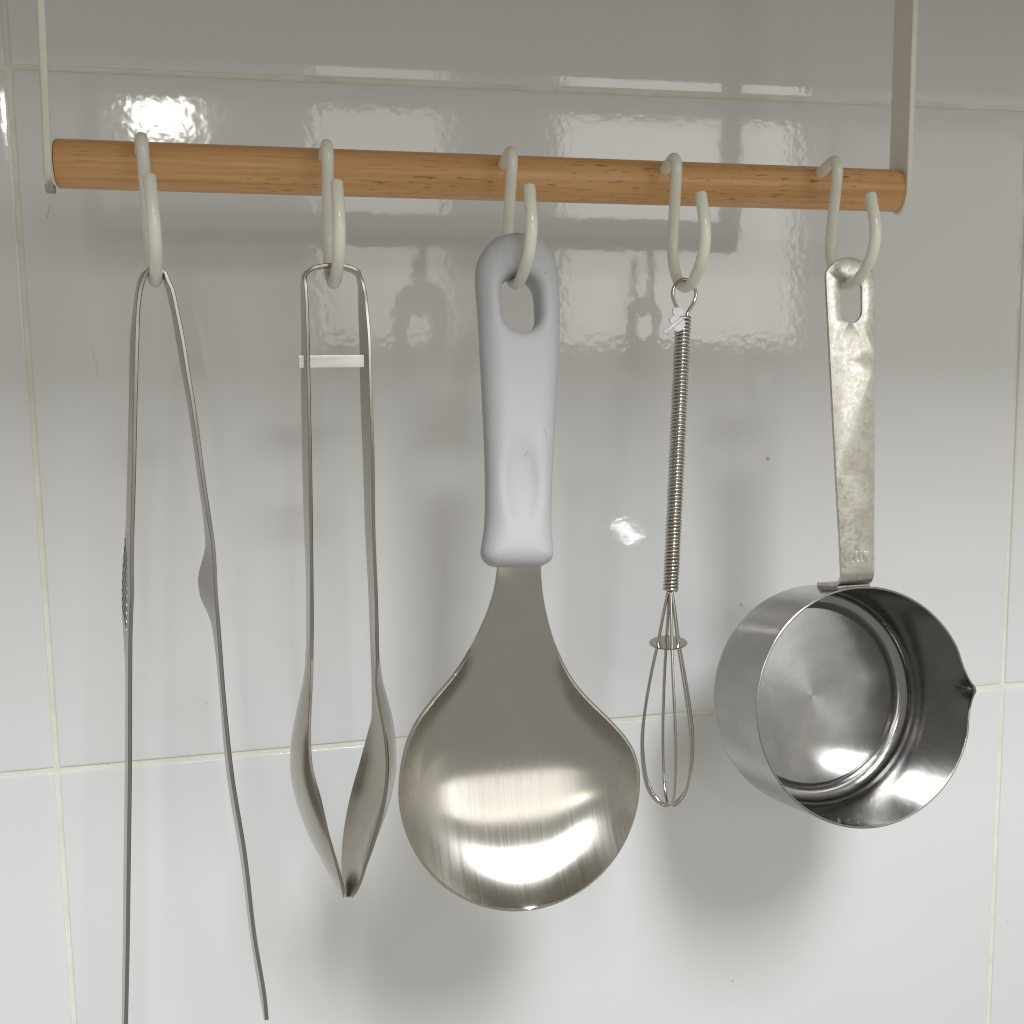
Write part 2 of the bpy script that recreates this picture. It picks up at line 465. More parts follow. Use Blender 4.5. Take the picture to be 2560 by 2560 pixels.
# ------------------------------------------------------------------ hooks
HS = np.array([(76, -42.6), (79, -41.7), (82, -40.7), (84.6, -40.0), (86.6, -40.2), (87.9, -42), (88, -44.7), (87.2, -50), (86, -57), (84.7, -65), (84.8, -69),
               (86, -73.3), (89.5, -77.7), (95, -80.1), (101, -79.2), (106, -76), (109.5, -72.5), (111.4, -68), (111.5, -64), (110.5, -60), (109.2, -56.5), (108, -53.2)], float)
HP = crom(HS, 5) / 1000
HL = np.c_[np.zeros(len(HP)), -(HP[:, 0] - .071), HP[:, 1] + .0453]
V, F = tube_geo(HL, .00178, 14)
hook_me = make_mesh('hook', V, F, M_HOOK, True, 60)
HOOKS = [(0.0468, 0.0, 0.1244, -0.0279, 0.0081, 'cream coated hook that carries the plain long tongs'),
         (0.0996, .0001, 0.0412, 0.0113, 0.0118, 'cream coated hook that carries the spoon-ended tongs'),
         (0.1549, -.0001, 0.0294, 0.0410, -.0046, 'cream coated hook through the grey ladle handle'),
         (0.2085, .0002, -.0102, -.0108, 0.0190, 'cream coated hook that carries the small wire whisk'),
         (0.2634, .0010, 0.0133, -.0052, 0.0045, 'cream coated hook through the slot of the pot handle')]
HB = []
for x, dz, yaw, roll, pitch, lab in HOOKS:
    o = bpy.data.objects.new('hook', hook_me); C.objects.link(o)
    o.location = (x, ROD_Y, rod_z(x) + dz)
    R_ = Matrix.Rotation(yaw, 4, 'Z') @ Matrix.Rotation(roll, 4, 'Y') @ Matrix.Rotation(pitch, 4, 'X')
    o.rotation_euler = R_.to_euler()
    tag(o, lab, 'hook', 'cream hooks along the wooden rod')
    W = np.array([R_ @ Vector(p) for p in HL]) + np.array(o.location)
    HB.append(W[W[:, 2].argmin()])

# ------------------------------------------------------------------ loft of bent sheet: near rim, far rim, bulge
def sheet(stations, m_, t, splits=(), c=.0002):
    """stations: (near xyz, far xyz, bulge); closed metal sheet of thickness t with chamfered rims; returns one (V, F) per piece"""
    n = len(stations); P = np.zeros((n, m_ + 1, 3))
    mids = np.array([(np.asarray(a) + np.asarray(b)) / 2 for a, b, h in stations])
    for i, (a, b, h) in enumerate(stations):
        a, b = np.asarray(a), np.asarray(b)
        tg = mids[min(i + 1, n - 1)] - mids[max(i - 1, 0)]; tg /= np.linalg.norm(tg)
        out = np.cross(b - a, tg); out /= np.linalg.norm(out)
        for k in range(m_ + 1):
            q = k / m_; P[i, k] = a + (b - a) * q + out * h * (1 - abs(2 * q - 1) ** 2.1)
    dW = np.gradient(P, axis=1); dT = np.gradient(P, axis=0)
    W = dW / np.linalg.norm(dW, axis=2)[..., None]
    N = np.cross(dW, dT); N /= np.linalg.norm(N, axis=2)[..., None]
    rows = []
    for i in range(n):
        Q = P[i].copy(); cc = min(c, np.linalg.norm(P[i, 1] - P[i, 0]) * .3)
        Q[0] = Q[0] + W[i, 0] * cc; Q[-1] = Q[-1] - W[i, -1] * cc
        r = [Q[k] + N[i, k] * t / 2 for k in range(m_ + 1)]
        r += [P[i, -1] + N[i, -1] * (t / 2 - c), P[i, -1] - N[i, -1] * (t / 2 - c)]
        r += [Q[k] - N[i, k] * t / 2 for k in range(m_, -1, -1)]
        r += [P[i, 0] - N[i, 0] * (t / 2 - c), P[i, 0] + N[i, 0] * (t / 2 - c)]
        rows.append(r)
    L = len(rows[0]); out_ = []
    cuts = [0, *splits, n - 1]
    for s0, s1 in zip(cuts[:-1], cuts[1:]):
        V = [p for r in rows[s0:s1 + 1] for p in r]; k_ = s1 - s0 + 1
        F = [(i * L + j, i * L + (j + 1) % L, (i + 1) * L + (j + 1) % L, (i + 1) * L + j) for i in range(k_ - 1) for j in range(L)]
        if s0 == 0 and not stations_open: F.append(tuple(range(L))[::-1])
        if s1 == n - 1: F.append(tuple((k_ - 1) * L + j for j in range(L)))
        out_.append((np.array(V), F))
    return out_
stations_open = True

# ------------------------------------------------------------------ long plain tongs
YN, YF = -0.1006, -0.0912
def strip_rows(rows, n, tpx=9.5, ywid=None):
    """rows (v, left edge u, right edge u) -> stations with the far edge on the left and the near edge on the right"""
    rows = np.asarray(rows, float); vv = np.linspace(rows[0, 0], rows[-1, 0], n)
    L, Rr = smooth_cols(rows, vv)[:2]
    out = []
    for v, a, b in zip(vv, L, Rr):
        t = min(tpx, (b - a) * .75)
        out.append((at_y(b - t / 2, v, YN), at_y(a + t / 2, v, YF), 0.0))
    return out
left_rows = [(700, 345, 363), (724, 339.6, 356), (774, 333, 350), (848, 325.5, 347.5), (1014, 322, 343), (1221, 317, 338.8), (1300, 315, 336.5), (1365, 310.5, 335), (1420, 306, 334.5), (1476, 304, 335.5),
             (1530, 305, 333), (1594, 309, 331), (1691, 313.5, 330.3), (1920, 312, 329.6), (2148, 309, 327), (2344, 307, 324.4), (2560, 304, 320), (2640, 303, 318)]
right_rows = [(700, 407, 425), (724, 415, 436), (774, 427, 447), (848, 440, 461.8), (931, 454, 475), (1014, 469, 488.7), (1221, 498, 516.5), (1304, 509, 529), (1365, 513, 538), (1398, 505.8, 541.2), (1425, 497.5, 543),
              (1450, 494, 543.8), (1489, 499, 546), (1520, 513, 548), (1548, 525.5, 550), (1626, 538, 555.5), (1724, 547.5, 563), (1920, 564.5, 582.8), (2148, 601, 618.7), (2344, 626, 642), (2500, 651, 667.5), (2550, 660, 672)]
top_near = [(388, 670.5), (374, 673.5), (364, 682)]
tongs = thing('tongs', at_y(360, 2600, -.096), 'long plain flat steel tongs hanging open on the hook beside the white bracket', 'tongs')
tongs['label'] = 'long narrow flat steel tongs hanging open with leaf-shaped thumb grips'
apex = [(at_y(389.5, 668, YN), at_y(381.5, 674.5, YF), 0)]
la = apex + [(at_y(378, 670.5, YN), at_y(371.0, 676.5, YF), 0), (at_y(366.5, 681, YN), at_y(357.5, 685.5, YF), 0)] + strip_rows(left_rows, 90)
ra = apex + [(at_y(401, 670.5, YN), at_y(392.5, 677, YF), 0), (at_y(413.5, 681.5, YN), at_y(404, 686, YF), 0)] + strip_rows(right_rows, 90)
for st in (la, ra):
    (V, F), = sheet(st, 4, .00115)
    link('arm', make_mesh('arm', V, F, M_TONGS, True, 35), tongs)
# pressed diagonal ridges on the outer grip
parts = []
for k in range(9):
    v = 1345 + k * 21.0; q = []
    for t in np.linspace(0, 1, 6):
        vq = v + 66 * t; a_, b_ = smooth_cols(left_rows, np.array([vq])); w_ = b_[0] - a_[0] - 9.5
        y_ = YF + (YN - YF) * (.08 + .62 * t)
        q.append(at_y(a_[0] + 4.7 + w_ * (.08 + .62 * t), vq, y_) - np.array([.00058, 0, 0]))
    parts.append(tube_geo(np.array(q), .00018, 6))
V, F = join_geo(parts)
link('grip_ridges', make_mesh('grip_ridges', V, F, M_TONGS, True), tongs)

# ------------------------------------------------------------------ spoon-ended tongs
st2 = thing('serving_tongs', at_y(860, 2245, -.096), 'steel serving tongs with two facing spoon bowls and a cross bar', 'tongs')
sN, sF = -0.1006, -0.0912
def zrow(r): return [(1500 + a * .4141, 650 + b * .4141, 650 + c * .4141) + ((650 + d * .4141,) if d is not None else ()) for a, b, c, d in r]
# (v, far-edge u, near-edge u, half depth in y, bulge)
armL = [(690, 757.5, 762.0, .0045, 0), (720, 755.5, 765.0, .0045, 0), (860, 757.5, 770.0, .0045, 0), (940, 757.0, 771.5, .0045, 0), (1180, 760, 776.5, .0045, 0), (1300, 763.5, 778.0, .0045, 0), (1500, 769.5, 780, .0045, .0001),
        (1583, 769.5, 780.5, .0047, .0003), (1650, 768.5, 780.5, .0055, .0007)]
bowlL = [(1650, 768.5, 780.5, .0055, .0007), (1707, 765, 779, .0075, .0016), (1760, 759, 776.5, .0105, .0027), (1800, 754, 775, .0128, .0034), (1852, 748, 774, .0150, .0042), (1914, 746, 778.5, .0165, .0046), (1955, 750, 788, .0170, .0048),
         (1997, 757.5, 800, .0168, .0046), (2040, 770, 810, .0158, .0041), (2080, 783, 819, .0142, .0035), (2122, 802, 831, .0118, .0027), (2163, 820, 843, .0090, .0018), (2200, 838, 853, .0062, .0009), (2225, 850, 859, .0042, .0004), (2243, 859, 862, .0022, .0001)]
armR = [(690, 893.5, 900.0, .0045, 0), (720, 899, 911.0, .0045, 0), (780, 899.5, 918, .0045, 0), (860, 902.5, 924.0, .0045, 0), (940, 903.5, 926.0, .0045, 0), (1180, 912, 933.5, .0045, 0), (1300, 915.5, 934.5, .0045, 0), (1500, 925.5, 941, .0045, .0001),
        (1600, 929, 943, .0050, .0004), (1650, 930.5, 943.5, .0058, .0008)]
bowlR = [(1650, 930.5, 943.5, .0058, .0008), (1707, 931.5, 940.5, .0078, .0020), (1750, 931.5, 945.5, .0100, .0030), (1790, 931, 952.5, .0122, .0038), (1831, 921, 961, .0142, .0046), (1872, 910, 966, .0158, .0052), (1914, 898.5, 968, .0167, .0056), (1955, 886.5, 966, .0171, .0056),
         (1997, 875.7, 961, .0170, .0052), (2040, 867, 952.5, .0160, .0044), (2080, 861, 941.5, .0144, .0034), (2122, 857, 929, .0120, .0022), (2163, 856, 914, .0092, .0012), (2200, 858, 903, .0064, .0005), (2225, 863.5, 892, .0042, .0002), (2243, 869, 879, .0022, .0000)]
def rows_to_st(rows, n, sign):
    rows = np.asarray(rows, float); vv = np.linspace(rows[0, 0], rows[-1, 0], n); a, b, w, h = smooth_cols(rows, vv)
    return [(at_y(bb, v, -.0959 - ww), at_y(aa, v, -.0959 + ww), sign * hh) for v, aa, bb, ww, hh in zip(vv, a, b, w, h)]
hb = HB[1]
topc = [(at_y(833, 661.5, sN), at_y(827, 667.5, sF), 0)]
capL = topc + [(at_y(808, 663, sN), at_y(801, 669.5, sF), 0), (at_y(786, 668, sN), at_y(779, 674.5, sF), 0), (at_y(771, 678, sN), at_y(763, 682, sF), 0)]
capR = topc + [(at_y(860, 663, sN), at_y(852, 669.5, sF), 0), (at_y(885, 670, sN), at_y(874, 675.5, sF), 0), (at_y(897, 679, sN), at_y(887, 683.5, sF), 0)]
for cap, arm, bowl, sg in ((capL, armL, bowlL, 1), (capR, armR, bowlR, -1)):
    st = cap + rows_to_st(arm, 46, sg); k0 = len(st) - 1
    st = st + [(a, b, h * (0.78 if sg > 0 else 1.05)) for a, b, h in rows_to_st(bowl, 60, sg)[1:]]
    pa_, pb_ = sheet(st, 14, .00105, (k0,))
    link('arm', make_mesh('arm', *pa_, M_SPOON, True, 35), st2)
    link('spoon_bowl', make_mesh('spoon_bowl', *pb_, M_SPOON, True, 35), st2)
b0 = at_y(745.5, 904, -.0955); b1 = at_y(911, 904, -.0955)
zt = at_y(830, 888, -.0955)[2]; zb = at_y(830, 920, -.0955)[2]
V, F = box_geo(b0[0], b1[0], -.0961, -.0950, zb, zt)
o = link('cross_bar', make_mesh('cross_bar', V, F, M_BRIGHT, False), st2)
bb_ = o.modifiers.new('edge', 'BEVEL'); bb_.width = .0002; bb_.segments = 2

# ------------------------------------------------------------------ ladle
TL = math.radians(11.5)
LO = np.array([HB[2][0], HB[2][1], HB[2][2]])
EL = np.array([0, math.sin(TL), math.cos(TL)]); EN = np.array([0, -math.cos(TL), math.sin(TL)]); EX = np.array([1., 0, 0])
def lad(u, v, n=0.0):
    p = at_plane(u, v, LO + EN * n, EN) - LO
    return p @ EX, p @ EL
def lw(x, n, l):
    return LO + np.multiply.outer(x, EX) + np.multiply.outer(n, EN) + np.multiply.outer(l, EL)
ladle = thing('ladle', lw(0.0, 0.0, -.19), 'round shallow steel ladle with a smooth pale grey handle', 'ladle')

def surface_nets(f, o, h):
    nx, ny, nz = f.shape
    ins = f < 0
    cnt = np.zeros((nx - 1, ny - 1, nz - 1)); acc = np.zeros((nx - 1, ny - 1, nz - 1, 3))
    cor = [(i, j, k) for i in (0, 1) for j in (0, 1) for k in (0, 1)]
    sl = lambda c: f[c[0]:nx - 1 + c[0], c[1]:ny - 1 + c[1], c[2]:nz - 1 + c[2]]
    for a in range(8):
        for b in range(a + 1, 8):
            ca, cb = np.array(cor[a]), np.array(cor[b])
            if abs(ca - cb).sum() != 1: continue
            fa, fb = sl(cor[a]), sl(cor[b]); cr = (fa < 0) != (fb < 0)
            t = np.where(cr, fa / np.where(cr, fa - fb, 1), 0)
            acc += np.where(cr[..., None], ca + t[..., None] * (cb - ca), 0); cnt += cr
    act = cnt > 0; idx = -np.ones(act.shape, int); idx[act] = np.arange(act.sum())
    I = np.argwhere(act); V = o + h * (I + acc[act] / cnt[act][:, None])
    F = []
    for ax in range(3):
        b, c = (ax + 1) % 3, (ax + 2) % 3
        s0 = [slice(None)] * 3; s1 = [slice(None)] * 3; s0[ax] = slice(0, -1); s1[ax] = slice(1, None)
        E_ = np.argwhere(ins[tuple(s0)] != ins[tuple(s1)])
        E_ = E_[(E_[:, b] > 0) & (E_[:, c] > 0) & (E_[:, b] < f.shape[b] - 1) & (E_[:, c] < f.shape[c] - 1)]
        q = []
        for db, dc in ((0, 0), (-1, 0), (-1, -1), (0, -1)):
            e = E_.copy(); e[:, b] += db; e[:, c] += dc; q.append(idx[e[:, 0], e[:, 1], e[:, 2]])
        q = np.array(q).T; F += [tuple(r) for r in q[(q >= 0).all(1)]]
    return V, F
def poly_sdf(px, py, X, Y):
    d = np.full(X.shape, 1e9); inside = np.zeros(X.shape, bool); n = len(px)
    for i in range(n):
        x0, y0, x1, y1 = px[i], py[i], px[(i + 1) % n], py[(i + 1) % n]
        ex, ey = x1 - x0, y1 - y0; wx, wy = X - x0, Y - y0
        t = np.clip((wx * ex + wy * ey) / (ex * ex + ey * ey + 1e-18), 0, 1)
        d = np.minimum(d, (wx - ex * t) ** 2 + (wy - ey * t) ** 2)
        c = ((y0 <= Y) != (y1 <= Y)) & (X < x0 + (Y - y0) * ex / (ey if abs(ey) > 1e-12 else 1e-12))
        inside ^= c
    return np.where(inside, -1, 1) * np.sqrt(d)
def smax(a, b, k):
    h = np.clip(.5 - .5 * (b - a) / k, 0, 1)
    return b + (a - b) * h + k * h * (1 - h)
HR = [(596, 1242, 1346), (610, 1224, 1358), (622.7, 1211, 1367), (649.6, 1196, 1382), (676.5, 1190, 1389), (717, 1190, 1393.7), (770, 1194.5, 1395.5), (860, 1200, 1394), (1000, 1207, 1387.6), (1129, 1213, 1380),
      (1233, 1214.7, 1375.5), (1290, 1214, 1374.3), (1323, 1212, 1374.6), (1362, 1206, 1377.7), (1383, 1203.6, 1379), (1400, 1208.5, 1374.5), (1412, 1222, 1358), (1418, 1240, 1338)]
polyl = [lad(b, v) for v, a, b in HR][::-1]
poly = [lad(1292, 585.5), *[lad(a, v) for v, a, b in HR], *[lad(b, v) for v, a, b in HR][::-1]]
pc = crom(np.array(poly), 5, closed=True)
h_ = .00062
gx = np.arange(pc[:, 0].min() - .003, pc[:, 0].max() + .003, h_); gl = np.arange(pc[:, 1].min() - .003, pc[:, 1].max() + .003, h_); gn = np.arange(-.0105, .0105, h_)
X2, L2 = np.meshgrid(gx, gl, indexing='ij')
d2 = poly_sdf(pc[:, 0], pc[:, 1], X2, L2)
bt = np.interp(L2, [pc[:, 1].min(), pc[:, 1].min() + .01, pc[:, 1].min() + .05, pc[:, 1].max() - .015, pc[:, 1].max()], [.0082, .0080, .0074, .0068, .0058])
rr_ = bt * .86
N3 = gn[None, :, None]
w1 = (d2 + rr_)[:, None, :]; w2 = np.abs(N3) - (bt - rr_)[:, None, :]
body = np.minimum(np.maximum(w1, w2), 0) + np.sqrt(np.maximum(w1, 0) ** 2 + np.maximum(w2, 0) ** 2) - rr_[:, None, :]
hx = lad(1304, 745, .0055)[0]
rh = .0058; la0, la1 = .0021 - rh, -.0156 + rh
seg = np.clip(L2, la1, la0)
hole2 = np.sqrt((X2 - hx) ** 2 + (L2 - seg) ** 2) - rh
body = smax(body, np.broadcast_to(-hole2[:, None, :], body.shape), .0042)
tx, tl = lad(1303, 1205, .006)
ell = (np.sqrt(((X2 - tx) / .0056) ** 2 + ((L2 - tl) / .0122) ** 2)[:, None, :] ** 2 + ((N3 - .0080) / .0024) ** 2) ** .5 - 1
body = smax(body, -ell * .0024, .0012)
V, F = surface_nets(body, np.array([gx[0], gn[0], gl[0]]), h_)
V = lw(V[:, 0], V[:, 1], V[:, 2])
from mathutils.bvhtree import BVHTree
hbvh = BVHTree.FromPolygons([tuple(map(float, q)) for q in V], F)
hand = link('handle', make_mesh('handle', V, F, M_SILICONE, True), ladle)
parts = []
for pts, rad in (([(1359.6, 1070), (1366, 1091), (1369.5, 1124), (1370, 1155), (1369, 1171)], .00011), ([(1313, 1140), (1316, 1133), (1321, 1127)], .00014)):
    q = []
    for u, v in crom(pts, 4):
        hit = hbvh.ray_cast(Vector(CAM), Vector(ray(u, v)).normalized())[0]
        if hit is not None: q.append(np.array(hit) + EN * .00002)
    parts.append(tube_geo(np.array(q), rad, 6))
link('scuff_marks', make_mesh('scuffs', *join_geo(parts), M_SCUFF, True), hand)
sm = hand.modifiers.new('even', 'SMOOTH'); sm.factor = 0.5; sm.iterations = 4

BR = [(1405, 1236, 1343.5), (1418.5, 1235, 1344), (1467, 1231.5, 1348), (1521.7, 1217, 1361), (1576, 1197, 1376.6), (1630, 1170, 1398), (1684.8, 1135, 1423), (1739, 1086, 1464), (1793.5, 1042.5, 1520), (1847.8, 1015.5, 1556),
      (1902, 1001, 1581), (1956.5, 996, 1596), (2011, 1002, 1599), (2065, 1021.5, 1591.5), (2119.6, 1050.5, 1571), (2174, 1094, 1534), (2205, 1128, 1502), (2228, 1158, 1470), (2250, 1200, 1435), (2261, 1230, 1408), (2268, 1262, 1372), (2270.5, 1290, 1340)]
brow = np.array(BR, float)
LL = np.array([lad(q[1], q[0], -.0042) for q in BR]); RR = np.array([lad(q[2], q[0], -.0042) for q in BR])
cp = np.vstack([LL[9:], RR[9:]])
sol = np.linalg.lstsq(np.c_[2 * cp, np.ones(len(cp))], (cp ** 2).sum(1), rcond=None)[0]
bc = (sol[0], sol[1]); RB = math.sqrt(sol[2] + sol[0] ** 2 + sol[1] ** 2) + .0006; bc = (bc[0] - .0006, bc[1] + .0003)
lt = max(LL[0, 1], RR[0, 1]); lbm = bc[1] - RB
ls = lbm + (lt - lbm) * (1 - np.cos(np.linspace(0, math.pi / 2, 120))) ; ls[0] += 1e-6
oL = np.argsort(LL[:, 1]); oR = np.argsort(RR[:, 1])
nl = smooth_cols(np.c_[LL[oL, 1], LL[oL, 0]], np.clip(ls, LL[:, 1].min(), LL[:, 1].max()))[0]
nr = smooth_cols(np.c_[RR[oR, 1], RR[oR, 0]], np.clip(ls, RR[:, 1].min(), RR[:, 1].max()))[0]
half = np.sqrt(np.maximum(RB ** 2 - (ls - bc[1]) ** 2, 0))
wgt = 1 / (1 + np.exp(-(ls - bc[1] - .0110) / .0026))
xl_ = (bc[0] - half) * (1 - wgt) + nl * wgt; xr_ = (bc[0] + half) * (1 - wgt) + nr * wgt
for _ in range(14):
    k = wgt > .02
    xl_[1:-1] = np.where(k[1:-1], (xl_[:-2] + 2 * xl_[1:-1] + xl_[2:]) / 4, xl_[1:-1]); xr_[1:-1] = np.where(k[1:-1], (xr_[:-2] + 2 * xr_[1:-1] + xr_[2:]) / 4, xr_[1:-1])
V, UV = [], []
NC = 61
DEP = .0118; CSK = .0018
for l, xl, xr in zip(ls, xl_, xr_):
    for k in range(NC):
        t = math.sin((k / (NC - 1) - .5) * math.pi)
        x = xl + (xr - xl) * (t + 1) / 2
        y = (l - bc[1]) / RB
        s = 1 - .60 * y * y - .40 * y ** 4 if y < 0 else 1 - y * y * (.80 - .04 * y)
        e_ = min(1.0, max(0.0, (-.12 - y) / .95)); pw_ = 4.8 - 2.3 * e_ * e_ * (3 - 2 * e_)
        d = (DEP + CSK * max(-1.0, min(1.0, y))) * .5 * (s + math.sqrt(s * s + .08 ** 2) - .0032) * (1 - abs(t) ** pw_)
        nk = min(1.0, max(0.0, (l - bc[1] - .041) / (lt - bc[1] - .041))); nk = nk * nk * (3 - 2 * nk) * .6 + nk * .4
        d += .0046 * (1 - nk)
        neck = 1 / (1 + math.exp(-(l - bc[1] - .040) / .004))
        d += neck * .0011 * (1 - t * t)
        V.append(lw(x, -d, l)); UV.append((x * 10, l * 10))
vv = ls
n_r = len(vv)
F = [(i * NC + k, i * NC + k + 1, (i + 1) * NC + k + 1, (i + 1) * NC + k) for i in range(n_r - 1) for k in range(NC - 1)]
bowl = link('bowl', make_mesh('bowl', V, F, M_BOWL, True, None, UV), ladle)
solidify(bowl, .0011, .0002, 2, -1.0)

# ------------------------------------------------------------------ whisk
hw = HB[3]
YW = float(hw[1])
whisk = thing('whisk', at_y(1676, 2017, YW), 'small steel wire whisk with a tightly coiled handle', 'whisk')
AX0 = at_y(1708, 790, YW); AX1 = at_y(1676.5, 1477, YW)
ad = (AX1 - AX0); alen = np.linalg.norm(ad); ad /= alen
ax_ = np.cross(ad, [0, 1., 0]); ax_ /= np.linalg.norm(ax_); ay_ = np.cross(ad, ax_)
if ax_[0] < 0: ax_, ay_ = -ax_, -ay_
def wk(x, y, t): return AX0 + ax_ * x + ay_ * y + ad * t
turns = 76; rw = .00053; rc = .00205
tt = np.linspace(0, turns * 2 * math.pi, turns * 14 + 1)
jit = 1 + .02 * np.sin(tt / 9.3)
hel = np.array([wk(rc * math.cos(t) * j, rc * math.sin(t) * j, .0004 + (alen - .0004) * t / tt[-1]) for t, j in zip(tt, jit)])
V, F = tube_geo(hel, rw, 7)
link('coiled_handle', make_mesh('coil', V, F, M_WIRE, True, 60), whisk)
core_v, core_f = tube_geo([wk(0, 0, .001), wk(0, 0, alen * .5), wk(0, 0, alen - .001)], rc - .0001, 12)
link('core', make_mesh('core', core_v, core_f, M_WIRE, True, 60), whisk)
lp = [(1701, 812), (1700, 790), (1695, 775), (1686, 755), (1681.5, 737), (1685, 719), (1696, 704), (1711, 698.8), (1726, 704), (1736, 719), (1739.5, 737), (1735, 755), (1725, 772), (1717, 789), (1713, 812)]
P3 = []
for i, (u, v) in enumerate(lp):
    s = (u - 1710) / 30.0
    P3.append(at_y(u, v, YW - .0002 + .0018 * s))
P3 = crom(P3, 5)
up_ = hw[2] + .00178 + .0006 - P3[:, 2].max()
V, F = tube_geo(P3, .00058, 10)
link('hanging_loop', make_mesh('loop', V, F, M_WIRE, True, 60), whisk)
# balloon of three wire loops
zoomw = lambda x, y: (1560 + x * .3624, 1350 + y * .3624)
prof = [(345, 0.06), (500, .22), (700, .40), (900, .62), (1100, .82), (1300, .97), (1450, 1.0), (1600, .93), (1700, .80), (1770, .58), (1815, .32), (1835, 0.0)]
ln = [np.linalg.norm(at_y(*zoomw(305 + 0.0 * y, y), YW) - AX0) for y, r in prof]
b_end = at_y(1677, 2014, YW)
RBW = .0086
for az, bx, dl in ((4, -.0003, .0003), (46, -.0006, 0.0), (97, .0003, -.0004)):
    pts = []
    ca, sa = math.cos(math.radians(az)), math.sin(math.radians(az))
    for sgn in (1, -1):
        seq = []
        for (y, r), l in zip(prof, ln):
            c = at_y(*zoomw(318 - 13 * min(1, (y - 345) / 500.0), y), YW)
            q = RBW * r * sgn
            seq.append(c + np.array([1, 0, 0]) * (q * ca + bx * r) + np.array([0, -1, 0]) * q * sa + np.array([0, 0, dl]) * r)
        pts.append(seq)
    path = pts[0] + pts[1][::-1][1:]
    P3 = crom(path, 6)
    V, F = tube_geo(P3, .00052, 8)
    link('wire_loop', make_mesh('wire_loop', V, F, M_WIRE, True, 60), whisk)
dc = at_y(*zoomw(305, 708), YW)
dax = at_y(*zoomw(430, 692), YW) - at_y(*zoomw(180, 725), YW); dr = np.linalg.norm(dax) / 2; dax /= np.linalg.norm(dax)
dn = np.cross(dax, [0, 1., 0]); dn /= np.linalg.norm(dn); day = np.cross(dn, dax); day = day * math.cos(.12) + dn * math.sin(.12)
dn = np.cross(dax, day)
V, F = [], []
S_ = 36
prof_d = [(0, -.0002), (.94, -.00022), (1.0, 0), (.94, .00022), (0, .0002)]
for r, z in prof_d[1:4]:
    for k in range(S_):
        a = 2 * math.pi * k / S_; V.append(dc + dr * r * (math.cos(a) * dax + math.sin(a) * day) + dn * z)
for i in range(2):
    for k in range(S_):
        l = (k + 1) % S_; F.append((i * S_ + k, i * S_ + l, (i + 1) * S_ + l, (i + 1) * S_ + k))
F.append(tuple(range(S_))); F.append(tuple(2 * S_ + k for k in range(S_)))
link('wire_disc', make_mesh('disc', V, F, M_WIRE, True, 30), whisk)
# torn remnant of a clear plastic tag
yt = YW - .0033
def blob(points, thick, y):
    P = crom([at_y(u, v, y) for u, v in points], 3, closed=True)
    n = len(P); V = list(P) + [p + np.array([0, thick, 0]) for p in P]
    return V, [tuple(range(n)), tuple(range(n, 2 * n))[::-1]] + [(i, (i + 1) % n, n + (i + 1) % n, n + i) for i in range(n)]
g1 = blob([(1676, 797), (1690, 788), (1706, 795), (1712, 806), (1709, 822), (1694, 829), (1684, 822), (1688, 812), (1677, 808)], .0009, yt)
g2 = tube_geo(crom([at_y(1706, 795, yt), at_y(1682, 815, yt - .0003), at_y(1660, 833, yt)], 4), .00062, 8)
g3 = blob([(1682, 777), (1690, 769), (1704, 771), (1709, 780), (1703, 789), (1688, 789)], .0009, yt + .0008)
V, F = join_geo([g1, g2, g3])
o = link('plastic_tag', make_mesh('tag', V, F, M_PLASTIC, True, 40), whisk)
o['label'] = 'torn scrap of clear plastic tag on the loop'

# ------------------------------------------------------------------ small measuring pot
PC = np.array([0.26823011, -0.10674294, -0.21662092]); PN = np.array([0.0187736, -0.98514781, 0.17067906]); PN /= np.linalg.norm(PN)
PX = np.cross([0, 0, 1.], PN); PX /= np.linalg.norm(PX); PX = PX if PX[0] > 0 else -PX
PZ = np.cross(PX, PN); PZ = PZ if PZ[2] > 0 else -PZ
def pw(x, z, d): return PC + PX * x + PZ * z - PN * d          # d: depth behind the rim
PR, PH, PT = .0395, .0375, .0007
pot = thing('measuring_pot', pw(0, -PR, .018), 'small round steel pot hanging by its flat slotted handle', 'pot')
def spout(a, d):
    """pinched pouring lip on the right of the rim"""
    da = (a - math.radians(3) + math.pi) % (2 * math.pi) - math.pi
    k = max(0, 1 - d / .011)
    return .0026 * math.exp(-abs(da / .065) ** 1.5) * k ** 1.6 - .0006 * math.exp(-((abs(da) - .24) / .10) ** 2) * k
def pot_surface(profile, spout_on=True, S=160):
    V = []
    for r, d in profile:
        for k in range(S):
            a = 2 * math.pi * k / S
            q = r + (spout(a, d) if spout_on and r > .03 else 0)
            V.append(pw(q * math.cos(a), q * math.sin(a), d))
    F = [(i * S + k, i * S + (k + 1) % S, (i + 1) * S + (k + 1) % S, (i + 1) * S + k) for i in range(len(profile) - 1) for k in range(S)]
    return V, F
def fillet(r0, d0, rad, n=8):
    return [(r0 - rad + rad * math.cos(t), d0 - rad + rad * math.sin(t)) for t in np.linspace(0, math.pi / 2, n)]
inner = [(PR - PT, .0002)] + [(PR - PT, t) for t in np.linspace(.001, PH - .0062, 14)] + fillet(PR - PT, PH - PT, .0050)[1:]
outer = fillet(PR, PH, .0052)[::-1] + [(PR, t) for t in np.linspace(PH - .0062, .001, 14)] + [(PR, .0002)]
S_ = 160
ring = inner + [(r, d) for r, d in [(.0330, PH - PT - .0001), (.0322, PH - PT - .0009), (.0312, PH - PT - .0011)]]
V, F = pot_surface(ring[::-1] + [(PR - PT * .5, 0.0)] + outer[::-1] + [(.0001, PH)])
link('body', make_mesh('body', V, F, M_POT, True, 60), pot)
floor_prof = [(r, PH - PT - .0011 + .0004 * (1 - (r / .0312) ** 2)) for r in np.linspace(.0312, .0002, 14)]
V, F = pot_surface(floor_prof, False, 96)
